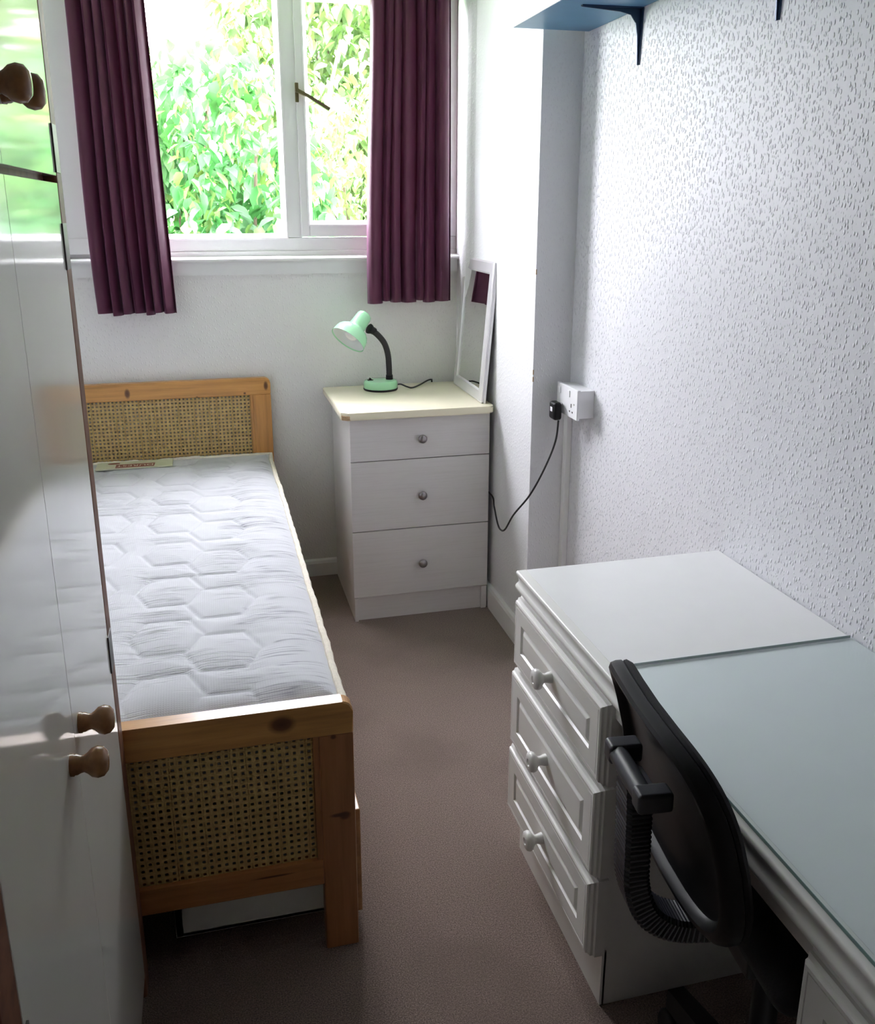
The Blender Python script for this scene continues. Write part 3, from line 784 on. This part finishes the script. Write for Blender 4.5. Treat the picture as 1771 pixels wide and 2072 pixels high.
KD = [(0, 0), (.0125, 0), (.0118, .006), (.0095, .013), (.0095, .018), (.013, .022), (.0195, .026), (.0215, .031), (.0200, .037), (.014, .0405), (.008, .0405), (.0065, .0375), (0, .0375)]
for py0, py1 in ((-2.2776, -1.812), (-3.300, -2.834)):
    pd_ = obj('pedestal', box(BM(), XC + .004, XR - .010, py0, py1, 0, .7035, .001), M['desk'], dk)
    obj('plinth', box(BM(), XC, XC + .010, py0, py1, 0, .128, .001), M['desk'], pd_)
    for k, (z0, z1, xo) in enumerate(((.500, .668, 0), (.302, .494, -.004), (.124, .297, -.006))):
        X = .3985 + xo
        bb = rings_panel(BM(), py0 - .004, py1 + .004, z0, z1, [(0, XC + .003), (0, X + .018), (.003, X + .015), (.003, X + .010), (.007, X + .006), (.008, X + .002), (.011, X),
             (.0165, X), (.0168, X + .002), (.0182, X + .002), (.0185, X), (.050, X), (.0525, X + .0045), (.057, X + .0055), (.0635, X + .001), (.066, X)])
        dr = obj('drawer', bb, M['desk'], pd_, smooth=False)
        kb = obj('knob', lathe(BM(), KD, (X + .001, (py0 + py1) / 2 + .004, (z0 + z1) / 2 + .008 - .004 * k), (-1, 0, 0)), M['desk'], dr)
gl = obj('glass_sheet', box(BM(), XDF + .013, XR - .006, -3.385, -2.266, DZ + .0004, DZ + .0056, .0006, 1), M['desk_glass'])
M['glass_edge'] = plain('green_glass_edge', (.16, .26, .25), .2)
ORI[gl.name] = Vector((.66, -2.8, DZ + .0004))
obj('cut_edge', box(BM(), XDF + .0125, XR - .006, -2.2665, -2.2650, DZ + .0006, DZ + .0054), M['glass_edge'], gl, smooth=False)
obj('cut_edge', box(BM(), XDF + .0120, XDF + .0130, -3.385, -2.2665, DZ + .0006, DZ + .0054), M['glass_edge'], gl, smooth=False)
tag(base_at(gl, (.66, -2.8, DZ + .0004)), 'pale green glass sheet lying on the white desk top', 'glass sheet')

# ================================================================ OFFICE CHAIR
CA = math.radians(6)
oc = thing('office_chair', 'black office chair with ribbed back support tucked into the desk', 'chair', (.536, -2.612, 0), -CA)
def cobj(n, bb, m, par=oc, **k): return obj(n, bb, m, par, local=True, **k)
def back_pt(u, v, off):
    """u across -1..1, v up 0..1, off along forward"""
    hw = .187 - .012 * v
    z = .585 + .284 * v
    x = -.178 - .060 * v + .014 * math.sin(v * math.pi) + .014 * u * u
    return Vector((x + off, u * hw, z))
def superell(s, a, e=4.2):
    c, q = math.cos(a), math.sin(a)
    return s * math.copysign(abs(c) ** (2 / e), c), s * math.copysign(abs(q) ** (2 / e), q)
def back_shell(rings, n=56):
    bb = BM(); R = []
    for s, off in rings:
        if s == 0: R.append([bb.verts.new(back_pt(0, .5, off))]); continue
        R.append([bb.verts.new(back_pt(*(lambda p: (p[0], .5 + .5 * p[1]))(superell(s, 2 * math.pi * i / n)), off)) for i in range(n)])
    for a, c_ in zip(R, R[1:]):
        for i in range(n):
            j = (i + 1) % n
            if len(a) == 1: bb.faces.new((a[0], c_[i], c_[j]))
            elif len(c_) == 1: bb.faces.new((a[i], c_[0], a[j]))
            else: bb.faces.new((a[i], c_[i], c_[j], a[j]))
    return bb
cobj('back_shell', back_shell([(0, .004), (.35, .004), (.70, .004), (.82, .004), (.85, .002), (.875, -.006), (.91, -.011), (.95, -.011), (.985, -.006), (1.0, .003), (1.0, .012), (.97, .016), (.5, .016), (0, .016)]), M['black'])
cobj('back_cushion', back_shell([(0, .012), (.6, .012), (.965, .012), (.995, .015), (1.0, .020), (.97, .027), (.85, .031), (.4, .032), (0, .032)]), M['chairfab'])
# bracket: bar with two lugs
bk = cobj('bracket_bar', sweep(BM(), [(-.243, -.056, .757), (-.243, .056, .757)], circ(.014, 14), up=(0, 0, 1)), M['grey_plastic'])
for y in (-.056, .056):
    b = BM(); box(b, -.257, -.208, y - .015, y + .015, .742, .772, .006, 3)
    cobj('lug', b, M['grey_plastic'], bk)
# ribbed J support
path = smooth_path([(-.236, 0, .752), (-.234, 0, .71), (-.232, 0, .64), (-.229, 0, .585), (-.210, 0, .535), (-.172, 0, .505), (-.12, 0, .495), (-.02, 0, .493)], 10)
fine = []
L = 0; acc = 0; step = .0022
pts = path; cur = pts[0]; fine.append(cur)
for a, c_ in zip(pts, pts[1:]):
    d_ = (c_ - a).length; n = max(1, int(d_ / step))
    for i in range(1, n + 1): fine.append(a.lerp(c_, i / n))
hw, hh = .019, .027
sec = [(hw, -hh + .006), (hw, hh - .006), (hw - .006, hh), (-hw + .006, hh), (-hw, hh - .006), (-hw, -hh + .006), (-hw + .006, -hh), (hw - .006, -hh)]
cobj('ribbed_support', sweep(BM(), fine, sec, up=(0, 1, 0), scale=lambda i: 1.0 if i % 3 else .93), M['bellow'], smooth=False)
b = BM(); box(b, -.110, .270, -.205, .205, .515, .575, .028, 4)
cobj('seat', b, M['chairfab'])
cobj('seat_plate', box(BM(), -.09, .10, -.09, .09, .470, .517, .006), M['black'])
cobj('gas_column', lathe(BM(), [(0, .09), (.027, .09), (.027, .25), (.020, .26), (.020, .475), (0, .475)], (0, 0, 0), (0, 0, 1), 20), M['black'])
sb = cobj('star_base', lathe(BM(), [(0, .085), (.045, .085), (.050, .12), (.036, .16), (0, .16)], (0, 0, 0), (0, 0, 1), 24), M['black'])
for k in range(5):
    a = math.radians(96 + 72 * k); d_ = Vector((math.cos(a), math.sin(a), 0))
    pa, pb = d_ * .03 + Vector((0, 0, .128)), d_ * .240 + Vector((0, 0, .092))
    b = BM(); t0 = [(-.028, -.020), (.028, -.020), (.020, .020), (-.020, .020)]
    sweep(b, [pa, pa.lerp(pb, .5) + Vector((0, 0, .008)), pb], t0, up=(0, 0, 1), scale=lambda i: (1.1, .95, .8)[i])
    lg = cobj('leg', b, M['black'], sb)
    s_ = Vector((-d_.y, d_.x, 0)); ctr = d_ * .235 + Vector((0, 0, .0302))
    b = BM()
    for q in (-1, 1): lathe(b, [(0, 0), (.022, 0), (.030, .005), (.030, .013), (.024, .019), (0, .020)], ctr + s_ * .004 * q, s_ * q, 18)
    lathe(b, [(0, 0), (.008, 0), (.008, .05), (0, .05)], ctr + Vector((0, 0, .016)), (0, 0, 1), 10)
    cobj('castor', b, M['rubber'], lg)

# ================================================================ GARDEN
g = tag(base_at(obj('lawn', box(BM(), -14, 16, .2, 30, -.72, -.60), M['lawn']), (0, 10, -.66)), 'green lawn behind the house', 'lawn', kind='stuff')
LEAF = bpy.data.meshes.new('leaf')
lv = [(0, 0, 0), (.030, -.028, .006), (.0, .0, .0), (.030, .028, .006), (.065, -.024, .004), (.065, .024, .004), (.066, 0, -.004), (.032, 0, -.002), (.112, 0, -.018)]
lf = [(0, 1, 7), (0, 7, 3), (1, 4, 6, 7), (7, 6, 5, 3), (4, 8, 6), (6, 8, 5)]
def leaf_mesh(name, m):
    me = bpy.data.meshes.new(name); me.from_pydata(lv, [], lf); me.materials.append(m); me.shade_smooth(); return me
LM = {k: leaf_mesh('leaf_shape', M[k]) for k in ('leaf', 'leaf_yellow', 'leaf_pale', 'leaf_lime')}
def leaf_mx(p, rnd, s):
    return Matrix.Translation(p) @ Matrix.Rotation(rnd.uniform(0, 6.28), 4, 'Z') @ Matrix.Rotation(rnd.uniform(.2, 1.35), 4, 'Y') @ Matrix.Rotation(rnd.uniform(-.7, .7), 4, 'X') @ Matrix.Scale(s, 4)
def shrub(label, cx, cy, h, rx, ry, nsing, nmass, seed, sc, yellow, kinds=('leaf', 'leaf_yellow')):
    rnd = random.Random(seed); t = thing('garden_shrub', label, 'shrub', (cx, cy, -.60), group='shrubs outside the window')
    stems = []
    for k in range(9):
        a = rnd.uniform(0, 6.28); q = rnd.uniform(.3, 1); tp = Vector((cx + rx * q * math.cos(a), cy + ry * q * math.sin(a), -.60 + (h + .6) * rnd.uniform(.75, 1.0)))
        bs_ = Vector((cx + .15 * math.cos(a), cy + .15 * math.sin(a), -.596))
        md = bs_.lerp(tp, .5) + Vector((rnd.uniform(-.12, .12), rnd.uniform(-.1, .1), .15))
        obj('stem', tube(BM(), [bs_, md, tp], .011, 6, 6, up=(1, .1, 0)), M['bark'], t)
        stems.append((bs_, md, tp))
    def pos():
        # leaves crowd around sprays so gaps of sky stay open between them
        while True:
            x, y, z = rnd.uniform(-1, 1), rnd.uniform(-1, 1), rnd.uniform(-1, 1)
            if x * x + y * y + z * z > 1: continue
            p = Vector((cx + rx * x, cy + ry * y, -.38 + (h + .38) * (.5 + .5 * z)))
            if noise.noise(p * 3.1 + Vector((seed, 0, 0))) + .5 * noise.noise(p * 7) < -.02: continue
            return p
    cam_ = Vector(cam.location)
    P_ = sorted([pos() for _ in range(nsing + nmass)], key=lambda p: (p - cam_).length if p.z > 1.2 else 99)
    for p in P_[:nsing]:
        o = bpy.data.objects.new('leaf', LM[kinds[1 if rnd.random() < yellow else 0]]); C.objects.link(o); o.parent = t
        o.matrix_local = Matrix.Translation(-Vector((cx, cy, -.60))) @ leaf_mx(p, rnd, sc * rnd.uniform(.7, 1.25))
    V, Fc, MI = [], [], []
    for p in P_[nsing:]:
        mx_ = leaf_mx(p - Vector((cx, cy, -.60)), rnd, sc * rnd.uniform(.7, 1.25)); o0 = len(V)
        V += [tuple(mx_ @ Vector(q)) for q in lv]; Fc += [tuple(o0 + i for i in q) for q in lf]; MI += [1 if rnd.random() < yellow else 0] * len(lf)
    me = bpy.data.meshes.new('foliage'); me.from_pydata(V, [], Fc); me.materials.append(M[kinds[0]]); me.materials.append(M[kinds[1]])
    me.polygons.foreach_set('material_index', MI); me.shade_smooth()
    o = bpy.data.objects.new('foliage', me); C.objects.link(o); o.parent = t; o['kind'] = 'stuff'
shrub('large leafy green shrub outside the fixed window light', -.30, 2.3, 2.52, 1.05, .62, 300, 7500, 11, 1.0, .25, ('leaf', 'leaf_lime'))
shrub('loose pale green shrub outside the window casement', 1.15, 3.75, 2.60, .95, .62, 300, 4500, 12, .8, .5, ('leaf_lime', 'leaf_pale'))
shrub('tall green shrub far behind the other garden shrubs', -1.3, 5.6, 3.1, 1.7, .8, 120, 6000, 13, 1.2, .4, ('leaf_lime', 'leaf_pale'))
shrub('very tall pale green shrub at the back of the garden', 1.6, 8.2, 6.4, 1.6, 1.2, 120, 12000, 14, 1.6, .6, ('leaf_lime', 'leaf_pale'))
